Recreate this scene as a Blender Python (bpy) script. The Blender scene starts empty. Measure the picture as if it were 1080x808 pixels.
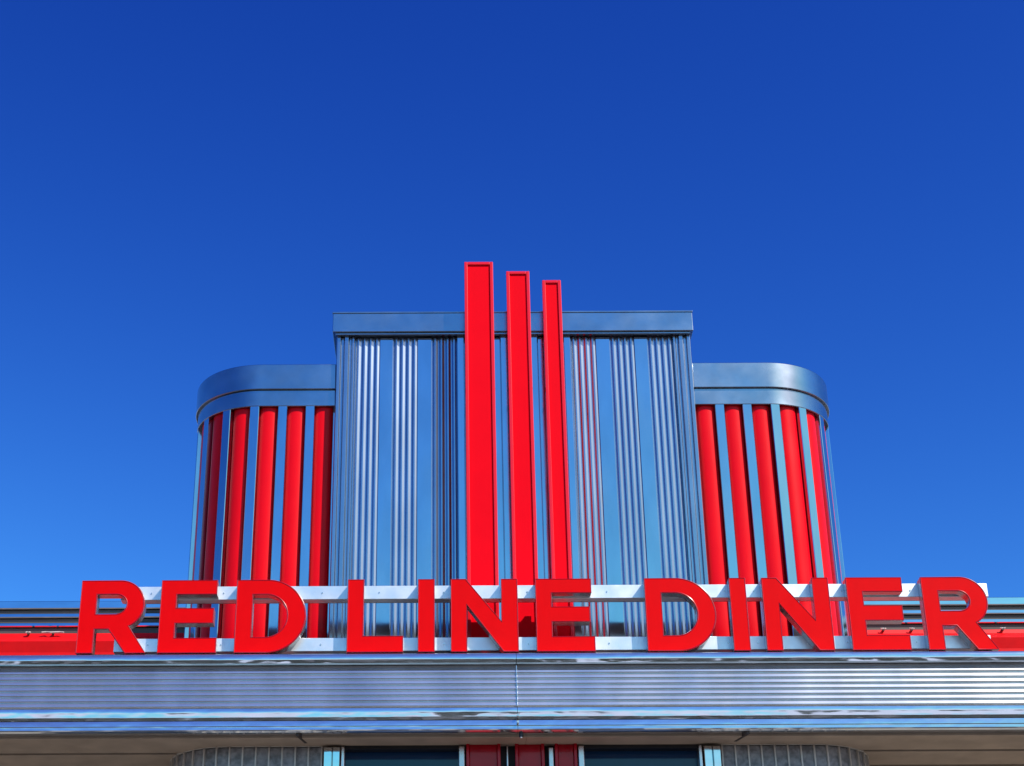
import bpy, bmesh, math, random
from mathutils import Vector, Matrix, noise
random.seed(7)
EXPO = .6
PI = math.pi
scene = bpy.context.scene
COL = scene.collection

# ------------------------------------------------------------------ camera
F = 1830.0; PPX, PPY = 472.0, 404.0; W, H = 1080.0, 808.0
PITCH = math.radians(26.85); ROLL = 0.0042
EYE = Vector((0, 0, 1.6))
RC = Matrix.Rotation(PI/2 + PITCH, 3, 'X') @ Matrix.Rotation(-ROLL, 3, 'Z')
cam = bpy.data.cameras.new('camera'); camo = bpy.data.objects.new('camera', cam); COL.objects.link(camo)
camo.matrix_world = Matrix.Translation(EYE) @ RC.to_4x4()
cam.sensor_width = 36; cam.sensor_fit = 'HORIZONTAL'; cam.lens = 36*F/W
cam.shift_x = (W/2-PPX)/W; cam.shift_y = 0
cam.clip_start = .1; cam.clip_end = 2000
scene.camera = camo

def at(px, py, Y):
    """survey helper: the point seen at a photo position, on the vertical plane at distance Y"""
    d = RC @ Vector(((px-PPX)/F, (PPY-py)/F, -1))
    return EYE + d*(Y/d.y)
def zat(py, Y, px=540): return at(px, py, Y).z
def xat(px, py, Y): return at(px, py, Y).x

# ------------------------------------------------------------------ materials
def newmat(name):
    m = bpy.data.materials.new(name); m.use_nodes = True
    nt = m.node_tree; b = nt.nodes['Principled BSDF']
    return m, nt, b
def mat(name, col, rough=.4, metal=0, coat=0, rvar=0, rscale=6, bump=0, bscale=4, cvar=0, stretch=(1,1,1), spec=None, ior=None):
    m, nt, b = newmat(name)
    N, L = nt.nodes.new, nt.links.new
    b.inputs['Base Color'].default_value = (*col, 1)
    b.inputs['Roughness'].default_value = rough; b.inputs['Metallic'].default_value = metal
    if coat: b.inputs['Coat Weight'].default_value = coat; b.inputs['Coat Roughness'].default_value = .06
    if spec is not None: b.inputs['Specular IOR Level'].default_value = spec
    if ior: b.inputs['IOR'].default_value = ior
    tc = N('ShaderNodeTexCoord'); mp = N('ShaderNodeMapping'); mp.inputs['Scale'].default_value = stretch
    L(tc.outputs['Object'], mp.inputs['Vector'])
    def nz(scale, detail=4):
        n = N('ShaderNodeTexNoise'); n.inputs['Scale'].default_value = scale; n.inputs['Detail'].default_value = detail
        L(mp.outputs[0], n.inputs['Vector']); return n
    if rvar:
        n = nz(rscale, 6); r = N('ShaderNodeMapRange')
        r.inputs['From Min'].default_value = .3; r.inputs['From Max'].default_value = .7
        r.inputs['To Min'].default_value = max(.01, rough-rvar); r.inputs['To Max'].default_value = rough+rvar
        L(n.outputs['Fac'], r.inputs['Value']); L(r.outputs[0], b.inputs['Roughness'])
    if cvar:
        n = nz(rscale*1.7, 7); mx = N('ShaderNodeMix'); mx.data_type = 'RGBA'
        mx.inputs['A'].default_value = (*[c*(1-cvar) for c in col], 1)
        mx.inputs['B'].default_value = (*[min(1, c*(1+cvar)) for c in col], 1)
        r = N('ShaderNodeMapRange'); r.inputs['From Min'].default_value = .35; r.inputs['From Max'].default_value = .65
        L(n.outputs['Fac'], r.inputs['Value']); L(r.outputs[0], mx.inputs['Factor']); L(mx.outputs['Result'], b.inputs['Base Color'])
    if bump:
        n = nz(bscale, 3); bp = N('ShaderNodeBump'); bp.inputs['Strength'].default_value = 1; bp.inputs['Distance'].default_value = bump
        L(n.outputs['Fac'], bp.inputs['Height']); L(bp.outputs[0], b.inputs['Normal'])
    return m
M = {}
M['mirror'] = mat('polished_stainless', (.66,.68,.70), .07, 1, rvar=.04, rscale=5, bump=.002, bscale=3, stretch=(.6,1,1.6), cvar=.05)
M['bead'] = mat('wavy_polished_trim', (.64,.66,.69), .09, .92, rvar=.04, rscale=5, bump=.012, bscale=2.4, stretch=(.8,1,2.2), cvar=.05)
M['satin'] = mat('satin_stainless', (.66,.64,.62), .24, .87, rvar=.03, rscale=3, bump=.001, bscale=3, stretch=(1,1,.5), cvar=.08)
M['flute'] = mat('fluted_tower_steel', (.33,.38,.46), .20, .95, rvar=.02, rscale=4, bump=.0012, bscale=2.2, stretch=(1,1,.35), cvar=.06)
M['panel'] = mat('brushed_tower_steel', (.46,.50,.56), .12, 1, rvar=.05, rscale=4, bump=.003, bscale=2.2, stretch=(1,1,.35), cvar=.06)
M['cap'] = mat('blue_grey_cap_steel', (.34,.38,.44), .24, 1, rvar=.05, rscale=4, bump=.0012, bscale=3, cvar=.08)
M['rail'] = mat('brushed_aluminium_rail', (.80,.82,.84), .40, .72, rvar=.08, rscale=8, cvar=.04)
M['return'] = mat('letter_return_aluminium', (.52,.52,.53), .22, .85, rvar=.06, cvar=.05)
M['red'] = mat('glossy_red_paint', (.80,.004,.010), .30, 0, coat=.35, rvar=.06, rscale=4, cvar=.03)
M['tube'] = mat('red_tube_paint', (.82,.0015,.008), .34, 0, coat=.04, spec=.12, rvar=.05, rscale=3, cvar=.03)
M['redface'] = mat('red_sign_acrylic', (.74,.001,.003), .45, 0, coat=0, rvar=.05, cvar=.03, spec=.06)
M['redtrim'] = mat('red_trim_cap', (.42,.002,.007), .2, 0, coat=.6)
M['band'] = mat('red_band_paint', (.74,.004,.006), .45, 0, spec=.2, rvar=.05, cvar=.06)
M['reflection_strip'] = mat('brown_painted_reflection', (.09,.075,.065), .5, .3, cvar=.3, stretch=(.25,1,1), rscale=2)  # streaky brown that imitates dark and tan reflections
M['railback'] = mat('rail_back_brown', (.07,.05,.04), .6)
M['fin'] = mat('red_fin_paint', (.86,.001,.010), .5, 0, coat=0, rvar=.05, rscale=3, cvar=.02, spec=.04)
M['finrim'] = mat('red_fin_rim_paint', (.80,.006,.018), .3, 0, coat=.2, spec=.3)
M['dred'] = mat('deep_red_gloss_panel', (.50,.001,.014), .2, 0, coat=.25, spec=.2, rvar=.04, cvar=.06)
M['soffit'] = mat('beige_soffit_panel', (.47,.355,.26), .6, 0, spec=.2, rvar=.1, rscale=3, cvar=.12, bump=.0006, bscale=40)
M['header'] = mat('tan_header_trim', (.46,.39,.32), .35, .3, cvar=.10)
M['dark'] = mat('dark_joint_and_gap_shade', (.02,.02,.022), .7)
M['black'] = mat('black_housing', (.015,.015,.017), .4)
M['glassd'] = mat('tinted_window_glass', (.008,.045,.12), .05, 0, spec=.4, bump=.0015, bscale=1.5)
M['blind'] = mat('glass_block_grey', (.30,.30,.30), .30, 0, spec=.3, rvar=.1, rscale=14, cvar=.35, bump=.004, bscale=22)
M['mull'] = mat('pale_mullion', (.66,.60,.52), .4, .2, cvar=.08)
M['bulb'] = mat('white_lens', (.8,.8,.78), .2)
M['railw'] = mat('off_white_tube', (.55,.52,.47), .4, 0, cvar=.2)
M['roof'] = mat('roof_membrane', (.16,.15,.14), .85, cvar=.2, bump=.003, bscale=30)
M['stucco'] = mat('beige_wall', (.42,.35,.28), .8, cvar=.1)
M['asphalt'] = mat('asphalt', (.055,.055,.056), .9, cvar=.25, rscale=2, bump=.01, bscale=60)
M['leaf'] = mat('leaves', (.05,.085,.025), .7, cvar=.4, rscale=.6)

# ------------------------------------------------------------------ helpers
def link(name, me, m, parent=None):
    o = bpy.data.objects.new(name, me); COL.objects.link(o)
    if m is not None: me.materials.clear(); me.materials.append(m)
    if parent is not None: o.parent = parent
    return o
def tag(o, label=None, cat=None, group=None, kind=None):
    if label: o['label'] = label
    if cat: o['category'] = cat
    if group: o['group'] = group
    if kind: o['kind'] = kind
    return o
def empty(name, loc=(0,0,0)):
    o = bpy.data.objects.new(name, None); COL.objects.link(o); o.location = loc; o.empty_display_size = .2
    return o
class MB:
    def __init__(s): s.bm = bmesh.new()
    def box(s, x0, x1, y0, y1, z0, z1):
        v = [s.bm.verts.new((x, y, z)) for z in (z0, z1) for x, y in ((x0,y0),(x1,y0),(x1,y1),(x0,y1))]
        for f in ((3,2,1,0),(4,5,6,7),(0,1,5,4),(1,2,6,5),(2,3,7,6),(3,0,4,7)): s.bm.faces.new([v[i] for i in f])
        return s
    def vprism(s, pts, z0, z1, caps=True, closed=True):
        """XY outline raised vertically"""
        a = [s.bm.verts.new((x, y, z0)) for x, y in pts]; b = [s.bm.verts.new((x, y, z1)) for x, y in pts]
        n = len(pts)
        for i in range(n if closed else n-1):
            j = (i+1) % n; s.bm.faces.new((a[i], a[j], b[j], b[i]))
        if caps and closed: s.bm.faces.new(a[::-1]); s.bm.faces.new(b)
        return s
    def xprism(s, pts, x0, x1, caps=True):
        """YZ outline swept along X"""
        a = [s.bm.verts.new((x0, y, z)) for y, z in pts]; b = [s.bm.verts.new((x1, y, z)) for y, z in pts]
        n = len(pts)
        for i in range(n):
            j = (i+1) % n; s.bm.faces.new((a[i], a[j], b[j], b[i]))
        if caps: s.bm.faces.new(a); s.bm.faces.new(b[::-1])
        return s
    def tube(s, p, q, r, n=12):
        p, q = Vector(p), Vector(q); d = (q-p).normalized()
        u = d.orthogonal().normalized(); w = d.cross(u)
        a = [s.bm.verts.new(p + r*(u*math.cos(2*PI*k/n)+w*math.sin(2*PI*k/n))) for k in range(n)]
        b = [s.bm.verts.new(q + r*(u*math.cos(2*PI*k/n)+w*math.sin(2*PI*k/n))) for k in range(n)]
        for k in range(n): s.bm.faces.new((a[k], a[(k+1)%n], b[(k+1)%n], b[k]))
        s.bm.faces.new(a[::-1]); s.bm.faces.new(b)
        return s
    def build(s, name, m, parent=None, bev=0, smooth=None, seg=2):
        bmesh.ops.recalc_face_normals(s.bm, faces=s.bm.faces[:])
        me = bpy.data.meshes.new(name); s.bm.to_mesh(me); s.bm.free()
        o = link(name, me, m, parent)
        if smooth is not None:
            for p in me.polygons: p.use_smooth = True
            me.set_sharp_from_angle(angle=math.radians(smooth))
        if bev:
            b = o.modifiers.new('bevel', 'BEVEL'); b.width = bev; b.segments = seg; b.limit_method = 'ANGLE'
            b.angle_limit = math.radians(50)
        return o

# ------------------------------------------------------------------ key planes
YL = 10.0            # front of the letters
YR0, YR1 = 10.08, 10.15   # sign rails
YF = 10.27           # front of the red fins
YT = 10.47           # flats of the central tower
YU = 10.56           # flats of the round turrets
YC = 9.93            # front of the canopy
YW = 11.2            # roof fascia of the wings
YE = 10.12           # entrance front
CX = .5*(xat(356,350,YT)+xat(727,350,YT))
ZS = zat(772, YC)    # soffit
ZTOP = zat(690, YC)  # top of canopy
XL, XR = -9.0, 10.0  # how far canopy and wings run
YB = 13.5            # back of building
print('CX', CX, 'soffit', ZS, 'canopy top', ZTOP)

diner = empty('diner_building', (CX, 11, 0))
tag(diner, 'stainless steel and red art deco diner front with stepped roof towers under a clear sky', 'building')
INV = Matrix.Translation(Vector((-CX, -11, 0)))
def P(mb, name, m, parent=None, **k):
    """a part of the diner"""
    o = mb.build(name, m, parent or diner, **k)
    if parent is None: o.matrix_parent_inverse = INV
    return o

# ------------------------------------------------------------------ canopy
def bead(y, z1, z0, out, n=14, back=None, p=1.0):
    """half round moulding from z1 (top) down to z0, standing out from plane y"""
    pts = []
    for k in range(n+1):
        a = PI/2 - PI*k/n
        pts.append((y - out*math.cos(a)**p, (z1+z0)/2 + (z1-z0)/2*math.sin(a)))
    return pts
zc = lambda py: zat(py, YC)
P(MB().box(XL+.01, XR-.01, YC+.05, YB-.2, ZS+.004, ZS+.0095), 'soffit_backing', M['dark'])
canopy = P(MB().xprism([(YC+.03, zc(692)), (YB, zc(692)), (YB, ZS+.01), (YC+.03, ZS+.01)], XL, XR), 'canopy', M['roof'])
tag(canopy, 'full width canopy with polished stainless bands above the entrance')
XJ = xat(544.5, 700, YC); gaps = [XL, XJ, XR]
def runs(fn, name, m, **k):
    for a, b in zip(gaps[:-1], gaps[1:]):
        mb = MB(); fn(mb, a+.0012, b-.0012); P(mb, name, m, canopy, **k)
def f_top(mb, a, b):
    pts = [(YC+.03, zc(689)), (YC-.012, zc(689.6)), (YC-.025, zc(690.6)), (YC-.031, zc(692.2)), (YC-.0335, zc(694)), (YC-.0345, zc(696.6)), (YC-.0340, zc(697.0)), (YC-.0308, zc(700.4)), (YC+.0, zc(700.9)), (YC+.06, zc(701)), (YC+.06, zc(689))]
    mb.xprism(pts, a, b)
runs(f_top, 'bullnose', M['bead'], smooth=28)
def f_mid(mb, a, b):
    z1, z0 = zc(701), zc(746); pts = []
    pts += [(YC+.012, z1), (YC+.004, zc(701.4)), (YC-.002, zc(704.6)), (YC+.004, zc(705))]
    n = 7; zz1 = zc(705); zz0 = zc(745.5); h = (zz1-zz0)/n
    for i in range(n):
        t = zz1-i*h
        pts += [(YC+.006, t-h*.02), (YC+.001, t-h*.14), (YC-.0025, t-h*.36), (YC-.0045, t-h*.72), (YC-.0025, t-h*.82), (YC+.002, t-h*.90), (YC+.006, t-h*.97)]
    pts += [(YC+.012, z0), (YC+.03, z0), (YC+.03, z1)]
    mb.xprism(pts, a, b)
runs(f_mid, 'ribbed_band', M['satin'], smooth=25)
def f_b1(mb, a, b):
    pts = [(YC+.03, zc(746)), (YC+.0, zc(746.4)), (YC-.018, zc(747.2)), (YC-.0205, zc(749.5)), (YC-.0212, zc(752.2)), (YC-.0205, zc(752.7)), (YC-.0225, zc(756.4)), (YC-.0220, zc(756.9)), (YC-.0192, zc(759.8)), (YC+.03, zc(759.7))]
    mb.xprism(pts+[(YC+.05, zc(759.7)), (YC+.05, zc(746))], a, b)
runs(f_b1, 'bullnose', M['bead'], smooth=24)
def f_b2(mb, a, b):
    pts = [(YC+.02, zc(760)), (YC-.018, zc(760.3)), (YC-.032, zc(761.2)), (YC-.0355, zc(764)), (YC-.0365, zc(766.6)), (YC-.033, zc(767.4)), (YC-.033, zc(767.9)), (YC-.038, zc(768.4)), (YC-.039, zc(770.6)), (YC-.034, zc(771.6)), (YC-.02, ZS-.004), (YC+.05, ZS-.004), (YC+.05, zc(760))]
    mb.xprism(pts, a, b)
runs(f_b2, 'drip_edge', M['bead'], smooth=24)
for i, x in enumerate(gaps[1:-1]):          # joint screws
    if 1:
        mb = MB().box(x-.0025, x+.0025, YC-.009, YC+.02, zc(745), zc(702)); P(mb, 'joint_cover', M['mirror'], canopy, bev=.002)
        mb = MB()
        for py in (757, 764): mb.tube((x, YC-.06, zc(py)), (x, YC, zc(py)), .007, 10)
        P(mb, 'joint_screw', M['satin'], canopy)
# soffit boards, with open seams between them on both sides
zsf = ZS+.004
seams = [YC+.03, YC+.12, YC+.42, YC+.62, YC+.95, YC+1.3, YB]
y_l = YE
def yof(py, px):    # where a photo row meets the soffit plane
    d = RC @ Vector(((px-PPX)/F, (PPY-py)/F, -1)); return d.y*(ZS-EYE.z)/d.z
ysL = [YC+.03, yof(792.5, 80), yof(809, 80), yof(826, 80), YB]
ysR = [YC+.03, yof(788.5, 1000), yof(804.5, 1000), yof(822, 1000), YB]
xl_, xr_ = xat(181, 790, YE+.3), xat(916, 790, YE+.3)
for ys, a, b in ((ysL, XL, CX), (ysR, CX, XR)):
    for y0, y1 in zip(ys[:-1], ys[1:]):
        P(MB().box(a+.0005, b-.0005, y0+.022, y1-.022, zsf-.022, zsf+.0), 'soffit_board', M['soffit'], canopy, bev=.003)

# ------------------------------------------------------------------ entrance front, under the canopy
ent = P(MB().box(CX-1.95, CX+1.95, YE+.22, YB-.3, 0, ZS-.02), 'entrance_wall', M['stucco'])
tag(ent, 'entrance wall with dark windows, red panels and curved glass block corners')
e = lambda px: xat(px, 800, YE)
zh = ZS-.014
def col(a, b, y0, y1, name, m, z0=.0, z1=None, parent=ent, bev=.004):
    return P(MB().box(e(a), e(b), y0, y1, z0, z1 or zh), name, m, parent, bev=bev)
zHead = zat(783.5, YE+.05)
# header over the bays
P(MB().box(e(340), e(491), YE+.0, YE+.2, zat(782.5, YE), zh), 'header', M['header'], ent, bev=.003)
P(MB().box(e(609.5), e(762), YE+.0, YE+.2, zat(782, YE), zh), 'header', M['header'], ent, bev=.003)
P(MB().box(e(491.5), e(609), YE+.06, YE+.2, 0, zh), 'door_surround', M['dark'], ent)
zc1 = zat(787.5, YE)
for a, b in ((341, 350), (350.6, 358.5), (743, 752), (752.6, 761)):
    P(MB().vprism([(e(a), YE+.2), (e(a), YE+.004), (e(a)+.004, YE), (e(b)-.004, YE), (e(b), YE+.004), (e(b), YE+.2)], 0, zc1), 'pilaster', M['mirror'], ent)
for a, b in ((359.5, 363), (484, 490), (610.5, 616.5), (738, 741.5)):
    col(a, b, YE+.012, YE+.2, 'window_jamb', M['satin'], z1=zat(786, YE))
for a, b in ((363.2, 483.8), (616.7, 737.8)):
    w = P(MB().box(e(a), e(b), YE+.10, YE+.14, .2, zat(783, YE)), 'window', M['glassd'], ent)
    P(MB().box(e(a), e(b), YE+.03, YE+.098, zat(790.5, YE+.05), zat(783, YE)), 'window_head', M['black'], ent, bev=.002)
def redpanel(a, b):
    x0, x1 = e(a), e(b); t = .02
    o = P(MB().box(x0+t, x1-t, YE+.02, YE+.1, 0, zat(779.5, YE)), 'red_panel', M['dred'], ent, bev=.003)
    P(MB().box(x0, x0+t-.001, YE, YE+.1, 0, zat(779.2, YE)).box(x1-t+.001, x1, YE, YE+.1, 0, zat(779.2, YE)), 'panel_edge', M['dred'], ent, bev=.004)
redpanel(491.8, 528); redpanel(543.5, 574.5); redpanel(585.5, 609)
col(534.5, 536.3, YE+.03, YE+.1, 'mullion', M['satin'])
col(579, 584, YE+.01, YE+.1, 'mullion', M['satin'], z1=zat(788, YE))
# curved glass block corners
def corner_path(xin, xout, y, r, n=14, yend=None):
    """plan: straight from xin to the quarter round that turns back at xout"""
    s = 1 if xout > xin else -1; pts = [(xin, y)]
    cx = xout - s*r
    for k in range(n+1):
        a = PI/2*k/n; pts.append((cx + s*r*math.sin(a), y + r - r*math.cos(a)))
    if yend: pts.append((xout, yend))
    return pts
def walk(pts, s):
    for (ax, ay), (bx, by) in zip(pts[:-1], pts[1:]):
        l = math.hypot(bx-ax, by-ay)
        if s <= l: 
            t = Vector(((bx-ax)/l, (by-ay)/l)); return Vector((ax, ay)) + t*s, t
        s -= l
    return None, None
def offset_band(path, d0, d1, sgn):
    """closed plan outline between two offsets of a path (d outwards)"""
    out, inn = [], []
    for i, p in enumerate(path):
        a = Vector(path[max(i-1, 0)]); b = Vector(path[min(i+1, len(path)-1)]); t = (b-a).normalized()
        n = Vector((t.y, -t.x))*sgn
        out.append(tuple(Vector(p)+n*d1)); inn.append(tuple(Vector(p)+n*d0))
    return out + inn[::-1]
for sgn, xin, xout in ((-1, e(339.5), xat(181, 790, YE+.38)), (1, e(762.5), xat(914, 790, YE+.38))):
    s2 = 1 if sgn > 0 else -1
    path = corner_path(xin, xout, YE+.05, .40, 20, YE+1.2)
    # normal must point outwards (towards viewer): for path running +x, (t.y,-t.x) = (0,-1) is outwards
    g = P(MB().vprism(offset_band(path, -.06, 0, s2), 0, zat(785.5, YE)), 'glass_block_wall', M['blind'], ent, smooth=30)
    P(MB().vprism(offset_band(path, -.06, .028, s2), zat(782.0, YE), zat(779.0, YE)), 'curved_header', M['header'], ent, smooth=30, bev=.003)
    P(MB().vprism(offset_band(path, -.06, .012, s2), zat(784.6, YE), zat(782.2, YE)), 'curved_header', M['mull'], ent, smooth=30, bev=.002)
    s = .006
    while True:
        p, t = walk(path, s)
        if p is None: break
        n = Vector((t.y, -t.x))*s2
        q = [p-t*.0045-n*.01, p-t*.0045+n*.012, p+t*.0045+n*.012, p+t*.0045-n*.01]
        P(MB().vprism([tuple(v) for v in q], 0, zat(784.5, YE)), 'mullion', M['mull'], g)
        s += .078
# small fittings on the soffit
sp = MB(); xx = xat(549.5, 773, YC+.02)
P(MB().tube((xx, YC+.0, ZS-.03), (xx, YC+.0, ZS+.0), .013, 14), 'spotlight', M['black'], canopy)
P(MB().tube((xx, YC-.002, ZS-.037), (xx, YC-.002, ZS-.0305), .007, 12), 'lens', M['bulb'], canopy)
for a, b in ((313.5, 323), (789, 775)):
    p0 = at(a, 769.5, YC-.01); p1 = at(b, 776, YE-.03)
    p0.z = p1.z = ZS-.012
    d = (p1-p0).normalized(); n = Vector((-d.y, d.x, 0))*.009
    P(MB().vprism([(p0+n).xy[:], (p1+n).xy[:], (p1-n).xy[:], (p0-n).xy[:]], ZS-.02, ZS+.006), 'soffit_bracket', M['railback'], canopy, bev=.002)

# ------------------------------------------------------------------ central tower
zt = lambda py: zat(py, YT)
xt = lambda px: xat(px, 350, YT)
X0, X1 = xt(355.5), xt(727.5)
mir = lambda x: 2*CX-x
zb = ZTOP-.06
zcap0 = zat(349.3, YT-.06); zcap1 = zat(329.5, YT-.06)
core = P(MB().box(X0+.02, X1-.02, YT+.02, 12.4, zb, zcap1-.02), 'tower', M['panel'])
tag(core, 'tall central tower with fluted steel panels between the round turrets')
def fluted(xa, xb, n, mirror):
    """corrugated bay: n ribs standing out of the flat plane"""
    w = (xb-xa)/n; pts = [(xa, YT+.03)]; xa_m = mir(xb)
    for i in range(n):
        x = xa + i*w
        pts += [(x+w*.0, YT+.002), (x+w*.12, YT+.002), (x+w*.40, YT-.0045), (x+w*.62, YT-.0045), (x+w*.98, YT+.002)]
    pts += [(xb, YT+.003), (xb, YT+.03)]
    if mirror: pts = [(x+(xa_m-xa), y) for x, y in pts]
    return MB().vprism(pts, zb, zcap0+.01)
for mi in (False, True):
    f = (lambda x: mir(x)) if mi else (lambda x: x)
    # fluted corner
    a, b = X0, xt(374.5); w = b-a
    pts = [(a, YT+.3), (a, YT-.005), (a+w*.05, YT-.02), (a+w*.22, YT-.02), (a+w*.27, YT-.006), (a+w*.40, YT-.006), (a+w*.46, YT-.022), (a+w*.66, YT-.022), (a+w*.72, YT-.006), (a+w*.82, YT-.006), (a+w*.87, YT-.014), (a+w*.98, YT-.014), (b, YT+.0), (b, YT+.3)]
    pts = [(f(x), y) for x, y in pts]
    P(MB().vprism(pts[::-1] if mi else pts, zb, zcap0+.01), 'corner_post', M['flute'], core, bev=.0015)
    for q0, q1 in ((375, 401), (415, 440.5), (455.5, 482)):
        o = fluted(xt(q0), xt(q1), 4, mi); P(o, 'fluted_panel', M['flute'], core, bev=.001)
    for q0, q1 in ((401, 415), (440.5, 455.5)):
        x0, x1 = sorted((f(xt(q0)+.0005), f(xt(q1)-.0005)))
        P(MB().box(x0, x1, YT-.004, YT+.03, zb, zcap0+.01), 'flat_panel', M['panel'], core, bev=.002)
    x0, x1 = sorted((f(xt(482)+.0015), f(xt(489))))
    P(MB().box(x0, x1, YT-.016, YT+.03, zb, zcap0+.01), 'flat_panel', M['panel'], core, bev=.002)
# strips between the fins
for q0, q1, dy in ((489.8, 527, -.004), (527.5, 534, -.016), (534.3, 558, -.0), (558.6, 566, -.018), (566.6, 573, -.004), (573.4, 592.6, -.0)):
    P(MB().box(xt(q0), xt(q1), YT+dy, YT+.03, zb, zcap0+.01), 'flat_panel', M['panel'], core, bev=.002)
xc0, xc1 = xat(351, 338, YT-.06), xat(730.5, 338, YT-.06)
cap = P(MB().box(xc0, xc1, YT-.06, 12.45, zcap0, zcap1), 'tower_cap', M['cap'], core, bev=.004)
P(MB().box(xc0-.004, xc1+.004, YT-.066, YT-.02, zcap1-.004, zcap1+.008), 'cap_edge', M['cap'], core, bev=.002)
P(MB().box(xc0+.02, xc1-.02, YT-.045, YT-.02, zcap0-.014, zcap0-.001), 'cap_edge', M['cap'], core, bev=.002)

# ------------------------------------------------------------------ turrets
zu = lambda py, d=0: zat(py, YU-d)
RT = .43
for sgn in (-1, 1):
    xin = X0-.002 if sgn < 0 else X1+.002
    xout = xin + sgn*(.503+RT)
    path = corner_path(xin, xout, YU, RT, 24, 12.6)
    zz = 0
    tz = zu(427.5, .03)
    foot = path + [(xin, 12.6)]
    t = P(MB().vprism(foot if sgn < 0 else foot[::-1], zb, tz+.02), 'turret', M['panel'], smooth=30)
    tag(t, ('left' if sgn < 0 else 'right') + ' round cornered turret with red tubes and steel strips')
    s = .075; k = 0
    while s < 3.0:
        p, d = walk(path, s)
        if p is None: break
        n = Vector((d.y, -d.x))*sgn
        pts = []
        for j in range(15):
            a = PI*j/14; pts.append(tuple(p - d*(.062*math.cos(a)) + n*(.034*math.sin(a)**.8 if 0 < j < 14 else 0)))
        pts = [tuple(p-d*.062-n*.01)] + pts + [tuple(p+d*.062-n*.01)]
        P(MB().vprism(pts, zb, tz+.01), 'red_tube', M['tube'], t, smooth=40)
        # raised hat-section strip between the tubes
        p2, d2 = walk(path, s+.0925)
        if p2 is not None:
            n2 = Vector((d2.y, -d2.x))*sgn
            q = [p2-d2*.035-n2*.01, p2-d2*.031+n2*.050, p2-d2*.028+n2*.053, p2+d2*.028+n2*.053, p2+d2*.031+n2*.050, p2+d2*.035-n2*.01]
            P(MB().vprism([tuple(v) for v in q], zb, tz+.01), 'steel_strip', M['panel'], t)
        s += .185
    for (pa, pb, d, nm) in ((383.3, 409.3, .072, 'upper_cap_band'), (410.4, 427.3, .056, 'lower_cap_band')):
        ol = offset_band(path, -.1, d, sgn)
        P(MB().vprism(ol, zat(pb, YU-d), zat(pa, YU-d)), nm, M['cap'], t, smooth=30, bev=.004)
    ol = offset_band(path, -.1, .04, sgn)
    P(MB().vprism(ol, zat(428, YU-.04), zat(409, YU-.04)), 'cap_core', M['dark'], t, smooth=30)
    ft = offset_band(path, 0, .060, sgn)[:len(path)] + [(xin, 12.6)]
    P(MB().vprism(ft, zat(392, YU-.07), zat(385, YU-.07)), 'turret_roof', M['cap'], t)

# ------------------------------------------------------------------ three red fins
for (pa, pb, ptop, lab) in ((489.6, 519.8, 276, 'widest and tallest red fin'), (533.8, 558.2, 286, 'middle red fin'), (571.8, 591.4, 295.5, 'narrowest and shortest red fin')):
    x0, x1 = xat(pa, ptop, YF), xat(pb, ptop, YF); z1 = zat(ptop, YF); r = .022
    fin = P(MB().box(x0+.004, x1-.004, YF+.010, YT-.02 if z1 < zcap0 else YF+.11, zb, z1-.004), 'fin', M['fin'])
    tag(fin, lab)
    rim = MB().box(x0, x0+r, YF, YF+.03, zb, z1).box(x1-r, x1, YF, YF+.03, zb, z1).box(x0+r+.0003, x1-r-.0003, YF, YF+.03, z1-r, z1)
    P(rim, 'fin_rim', M['finrim'], fin, bev=.003)
    for zz in (zat(343, YF), zat(520, YF), zat(640, YF)):
        P(MB().box((x0+x1)/2-.03, (x0+x1)/2+.03, YF+.111, YT+.01, zz-.02, zz+.02), 'bracket', M['satin'], fin)
    # seam clips
    zz = zat(409, YF)
    P(MB().box(x0-.0015, x0+.004, YF+.002, YF+.08, zz-.002, zz+.002).box(x1-.004, x1+.0015, YF+.002, YF+.08, zz-.002, zz+.002), 'seam', M['dark'], fin)

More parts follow.
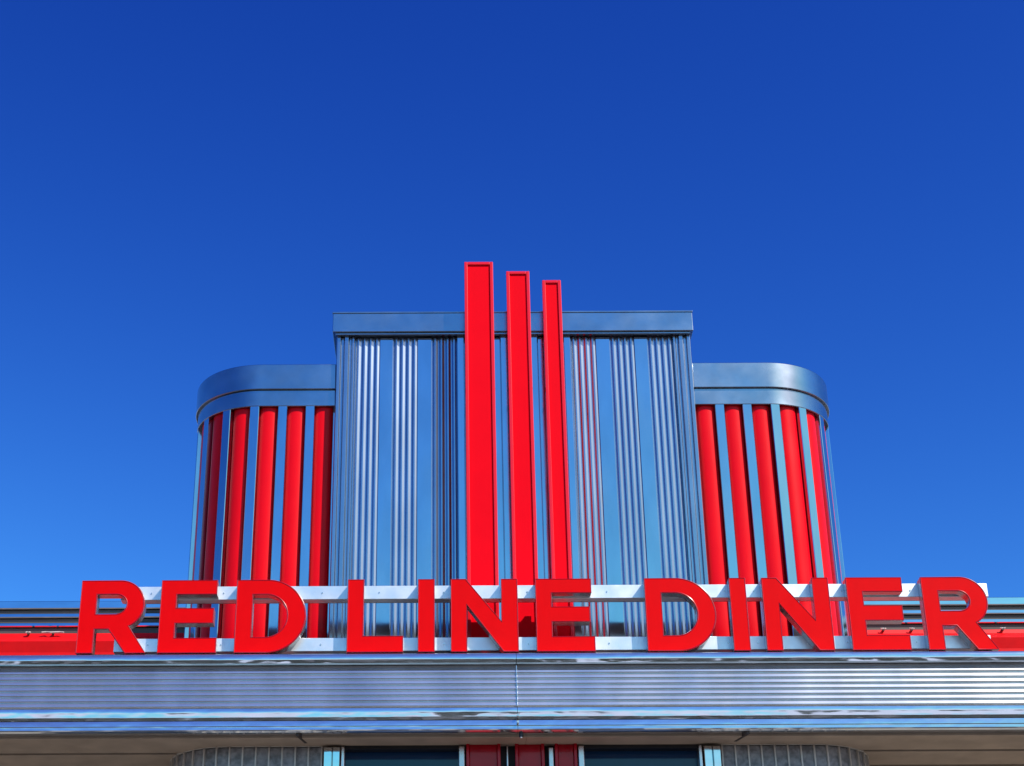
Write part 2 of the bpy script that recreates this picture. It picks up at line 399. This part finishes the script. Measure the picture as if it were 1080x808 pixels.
# ------------------------------------------------------------------ wing roof fascias
zw = lambda py: zat(py, YW, 540)
for sgn, xa, xb in ((-1, XL, CX-1.9), (1, CX+1.9, XR)):
    wing = P(MB().box(xa, xb, YW+.03, YB, zb-.02, zw(634.5)), 'roof_parapet', M['roof'])
    tag(wing, ('left' if sgn < 0 else 'right') + ' roof parapet with banded steel and a red band')
    for (a, b, c) in ((632.5, 641.3, 645.2), (645.5, 650.6, 655.0), (655.3, 660.2, 667.0)):
        pts = [(YW+.025, zw(a)), (YW-.016, zw(a)-.003), (YW-.021, zw(a)-.007), (YW-.023, zw(b-1)), (YW-.018, zw(b)), (YW+.025, zw(b)-.001)]
        P(MB().xprism(pts, xa, xb), 'steel_band', M['mirror'], wing, smooth=30)
        P(MB().box(xa, xb, YW-.002, YW+.025, zw(c), zw(b)-.004), 'reflection_strip', M['reflection_strip'], wing)  # brown strip: the steel's dark and tan reflections put into colour
    q = [(YW+.02, zw(667.2)), (YW-.04, zw(668)), (YW-.052, zw(672.6)), (YW-.058, zw(673)), (YW-.13, zw(680)), (YW-.135, zw(681)), (YW-.12, zw(692)), (YW-.12, zb), (YW+.02, zb)]
    P(MB().xprism(q, xa if sgn < 0 else CX+2.05, xb if sgn > 0 else CX-2.05), 'red_band', M['band'], wing, bev=.003)
    for px in ((30, 56, 203) if sgn < 0 else (905, 932, 962, 1058)):
        x = xat(px, 668, YW-.06); z = zw(668.2); L_ = .075 if px == 56 else .016
        mb = MB()
        for j in range(5):
            t0, t1 = j/5, (j+1)/5; w0 = .006*math.sin(j*2.3+px); w1 = .006*math.sin((j+1)*2.3+px)
            mb.tube((x-L_+2*L_*t0, YW-.07+w0, z+w0*.6), (x-L_+2*L_*t1, YW-.07+w1, z+w1*.6), .0045, 8)
        cl = P(mb, 'tube_clip', M['railw'], wing, smooth=40)
        P(MB().box(x-.006, x+.006, YW-.075, YW-.045, z-.014, z-.002), 'clip_base', M['railback'], wing)
# back wall below the canopy
P(MB().box(XL+.1, XR-.1, YB-.5, YB-.01, 0, ZS-.02), 'wall', M['stucco'])

# ------------------------------------------------------------------ sign
sign = empty('sign', (CX, YL, ZTOP))
tag(sign, 'red channel letters reading RED LINE DINER on two aluminium rails along the canopy', 'sign')
SINV = Matrix.Translation(Vector((-CX, -YL, -ZTOP)))
ZB = zat(687.6, YL); CH = zat(610.3, YL)-ZB; XS = CH*.97
def arc(cx, cy, rx, ry, a0, a1, n=20, e=1.0):
    r = []
    for k in range(n+1):
        a = math.radians(a0+(a1-a0)*k/n); r.append((cx+rx*math.cos(a), cy+ry*math.sin(a)))
    return r
GL = {
 'E': [[(0,0),(.79,0),(.79,.21),(.225,.21),(.225,.40),(.735,.40),(.735,.615),(.225,.615),(.225,.795),(.765,.795),(.765,1),(0,1)]],
 'L': [[(0,0),(.76,0),(.76,.225),(.228,.225),(.228,1),(0,1)]],
 'I': [[(0,0),(.232,0),(.232,1),(0,1)]],
 'N': [[(0,0),(.225,0),(.225,.63),(.70,0),(.91,0),(.91,1),(.68,1),(.68,.425),(.21,1),(0,1)]],
 'D': [[(0,0),(.42,0)]+arc(.42,.5,.53,.5,-90,90,32)+[(.42,1),(0,1)],
       [(.232,.215),(.232,.79)]+arc(.41,.5025,.285,.2875,90,-90,28)],
 'R': [[(0,0),(.232,0),(.232,.325),(.41,.325),(.655,0),(.945,0),(.69,.37)]+arc(.53,.665,.345,.335,-58,90,26)+[(0,1)],
       [(.232,.535),(.232,.80)]+arc(.485,.6675,.145,.1325,90,-90,20)],
}
def clean(p):
    o = []
    for q in p:
        if not o or math.hypot(q[0]-o[-1][0], q[1]-o[-1][1]) > 1e-4: o.append(q)
    if math.hypot(o[0][0]-o[-1][0], o[0][1]-o[-1][1]) < 1e-4: o.pop()
    return o
def inset(p, d, sign_):
    """move a closed outline by d along its normals (mitred)"""
    n = len(p); o = []
    for i in range(n):
        a, b, c = Vector(p[i-1]), Vector(p[i]), Vector(p[(i+1)%n])
        e1 = (b-a).normalized(); e2 = (c-b).normalized()
        n1 = Vector((-e1.y, e1.x)); n2 = Vector((-e2.y, e2.x)); m = (n1+n2)
        m = m/ max(.3, m.dot(n1)) if m.length > 1e-6 else n1
        o.append(tuple(b+m*d*sign_))
    return o
def area(p): return .5*sum(p[i-1][0]*p[i][1]-p[i][0]*p[i-1][1] for i in range(len(p)))
def glyph(name, outlines, half, fill=True, tube=0):
    cu = bpy.data.curves.new(name, 'CURVE'); cu.dimensions = '3D' if tube else '2D'
    if not tube: cu.fill_mode = 'BOTH'; cu.extrude = half
    else: cu.bevel_depth = tube; cu.bevel_resolution = 2
    for p in outlines:
        s = cu.splines.new('POLY'); s.points.add(len(p)-1); s.use_cyclic_u = True
        for v, q in zip(s.points, p): v.co = (q[0], q[1], 0, 1)
    tmp = bpy.data.objects.new('tmp', cu); COL.objects.link(tmp)
    bpy.context.view_layer.update()
    me = bpy.data.meshes.new_from_object(tmp.evaluated_get(bpy.context.evaluated_depsgraph_get()))
    bpy.data.objects.remove(tmp); bpy.data.curves.remove(cu); me.name = name
    me.transform(Matrix.Rotation(PI/2, 4, 'X'))
    return me
def smooth_by(me, ang):
    for p in me.polygons: p.use_smooth = True
    me.set_sharp_from_angle(angle=math.radians(ang))
meshes = {}
for ch, g in GL.items():
    ol = [[(x*XS, y*CH) for x, y in clean(p)] for p in g]
    ol = [p if (area(p) > 0) == (i == 0) else p[::-1] for i, p in enumerate(ol)]
    # outer is counter-clockwise, holes clockwise: left normal points into the material for both
    box = glyph('letter_return', [inset(p, .003, 1) for p in ol], .037)
    face = glyph('letter_face', [inset(p, .007, 1) for p in ol], .003)
    trim = glyph('letter_trim', [inset(p, .0045, 1) for p in ol], 0, tube=.005)
    for m_ in (box, face, trim): smooth_by(m_, 30)
    meshes[ch] = (box, face, trim)
LET = [('R',79,690,'first R of RED'),('E',165,688.5,'E of RED'),('D',246,688,'D of RED'),('L',365,688,'L of LINE'),('I',440.3,688,'I of LINE'),('N',475.3,687,'N of LINE'),('E',566,687,'E of LINE'),
       ('D',683,685.5,'D of DINER'),('I',774,685.5,'I of DINER'),('N',809,686,'N of DINER'),('E',899.5,686,'E of DINER'),('R',980,686,'last R of DINER')]
for ch, px, py, lab in LET:
    x = xat(px, py, YL); b, f, t = meshes[ch]
    o = link('letter', b.copy(), M['return'], sign); o.data.name = 'letter_return'
    o.matrix_parent_inverse = SINV; o.location = (x, YL+.041, ZB)
    tag(o, 'red letter ' + lab)
    o2 = link('letter_face', f.copy(), M['redface'], o); o2.location = (0, -.0395, 0)
    o3 = link('letter_trim', t.copy(), M['redtrim'], o); o3.location = (0, -.0395, 0)
def S(mb, name, m, **k):
    o = mb.build(name, m, sign, **k); o.matrix_parent_inverse = SINV; return o
xa, xb = xat(128, 625, YR0), xat(1042, 625, YR0)
zr = lambda py: zat(py, YR0)
S(MB().box(xa, xb, YR0, YR1, zr(631.3), zr(617.3)), 'rail', M['rail'], bev=.0025)
S(MB().box(xat(120, 680, YR0), xat(1046, 680, YR0), YR0, YR1, zr(686), zr(672)), 'rail', M['rail'], bev=.0025)
S(MB().box(xa+.01, xb-.01, YR1+.0005, YR1+.012, zr(630.8), zr(617.8)), 'added_rail_back', M['railback'])  # unseen dark plate, added so the tower flats mirror a dark rail
for px in (93, 178, 258, 375, 450, 484, 574, 692, 780, 818, 908, 988):
    x = xat(px, 680, YR0)
    S(MB().box(x-.02, x+.02, YR1+.013, YR1+.05, ZTOP-.05, zr(620)), 'rail_post', M['railback'], bev=.002)
for px in (160, 236, 340, 400, 468, 556, 640, 764, 795, 888, 960, 1034):
    x = xat(px, 625, YR0)
    for zz in (zr(624.5), zr(679)): S(MB().tube((x, YR0-.004, zz), (x, YR0+.001, zz), .0045, 8), 'bolt', M['satin'])
x0, x1 = xat(82, 688, YL), xat(1048, 688, YL)
S(MB().box(x0, x1, YL+.012, YR1-.012, ZTOP-.02, min(ZB-.0015, zr(686.3))), 'gap_shade_strip', M['dark'])  # black strip painted in for the shaded gap under the letters
# ------------------------------------------------------------------ surroundings
g = MB(); n = 8
g.bm.faces.new([g.bm.verts.new(p) for p in ((-400,-400,0),(400,-400,0),(400,400,0),(-400,400,0))])
tag(g.build('parking_lot', M['asphalt']), kind='structure')
w = MB().box(XL, XR, 8.2, YB, .0, .14); tag(w.build('pavement', mat('concrete', (.36,.34,.31), .85, cvar=.15)), kind='structure')
mb = MB(); bm = mb.bm
for k in range(5200):
    a = random.uniform(-1.25, 1.25); r = random.gauss(48, 3)
    top = 7.0 + 7.0*noise.noise(Vector((a*9, 1.3, 0))) + 3*noise.noise(Vector((a*31, 4, 0)))
    z = random.uniform(0, 1)**.8*top; c = Vector((r*math.sin(a), -r*math.cos(a), z))
    s = random.uniform(.5, 1.1); u = Vector((random.gauss(0,1), random.gauss(0,1), random.gauss(0,1))).normalized(); v = u.orthogonal().normalized()
    bm.faces.new([bm.verts.new(c+q) for q in (u*s, v*s, -u*s, -v*s)])
tag(mb.build('treeline', M['leaf']), kind='stuff')

# ------------------------------------------------------------------ light
SUN = Vector((.52, -.50, .70)).normalized()
EL = math.asin(SUN.z); AZ = math.atan2(SUN.x, SUN.y)
sl = bpy.data.lights.new('sun', 'SUN'); sl.energy = 3.6; sl.angle = math.radians(.5); sl.color = (1, .95, .87)
so = bpy.data.objects.new('sun', sl); COL.objects.link(so); so.rotation_euler = SUN.to_track_quat('Z', 'Y').to_euler(); so.location = (6, -6, 12)
wd = bpy.data.worlds.new('World'); scene.world = wd; wd.use_nodes = True; nt = wd.node_tree
sky = nt.nodes.new('ShaderNodeTexSky'); sky.sky_type = 'NISHITA'; sky.sun_disc = False
sky.sun_elevation = EL; sky.sun_rotation = AZ; sky.altitude = 0; sky.air_density = 1.0; sky.dust_density = .3; sky.ozone_density = 4.0
bg = nt.nodes['Background']; bg.inputs['Strength'].default_value = .12
# deep, saturated clear-day blue: a gamma per channel on the sky's own colour
sep = nt.nodes.new('ShaderNodeSeparateColor'); cmb = nt.nodes.new('ShaderNodeCombineColor')
nt.links.new(sky.outputs[0], sep.inputs[0])
KE = .12*1.414
for i, (gm, am, mx) in enumerate(((2.9, 3.57, .61), (2.5, 2.47, .68), (1.5, 1.37, .93))):
    m1 = nt.nodes.new('ShaderNodeMath'); m1.operation = 'MULTIPLY'; m1.inputs[1].default_value = KE
    m0 = nt.nodes.new('ShaderNodeMath'); m0.operation = 'MINIMUM'; m0.inputs[1].default_value = mx
    m2 = nt.nodes.new('ShaderNodeMath'); m2.operation = 'POWER'; m2.inputs[1].default_value = gm
    m3 = nt.nodes.new('ShaderNodeMath'); m3.operation = 'MULTIPLY'; m3.inputs[1].default_value = am/(.12*2**EXPO)
    nt.links.new(sep.outputs[i], m1.inputs[0]); nt.links.new(m1.outputs[0], m0.inputs[0]); nt.links.new(m0.outputs[0], m2.inputs[0])
    nt.links.new(m2.outputs[0], m3.inputs[0]); nt.links.new(m3.outputs[0], cmb.inputs[i])
nt.links.new(cmb.outputs[0], bg.inputs['Color'])
v = scene.view_settings; v.view_transform = 'Standard'; v.look = 'None'; v.gamma = 1; v.exposure = EXPO; v.use_curve_mapping = False
scene.render.engine = 'CYCLES'
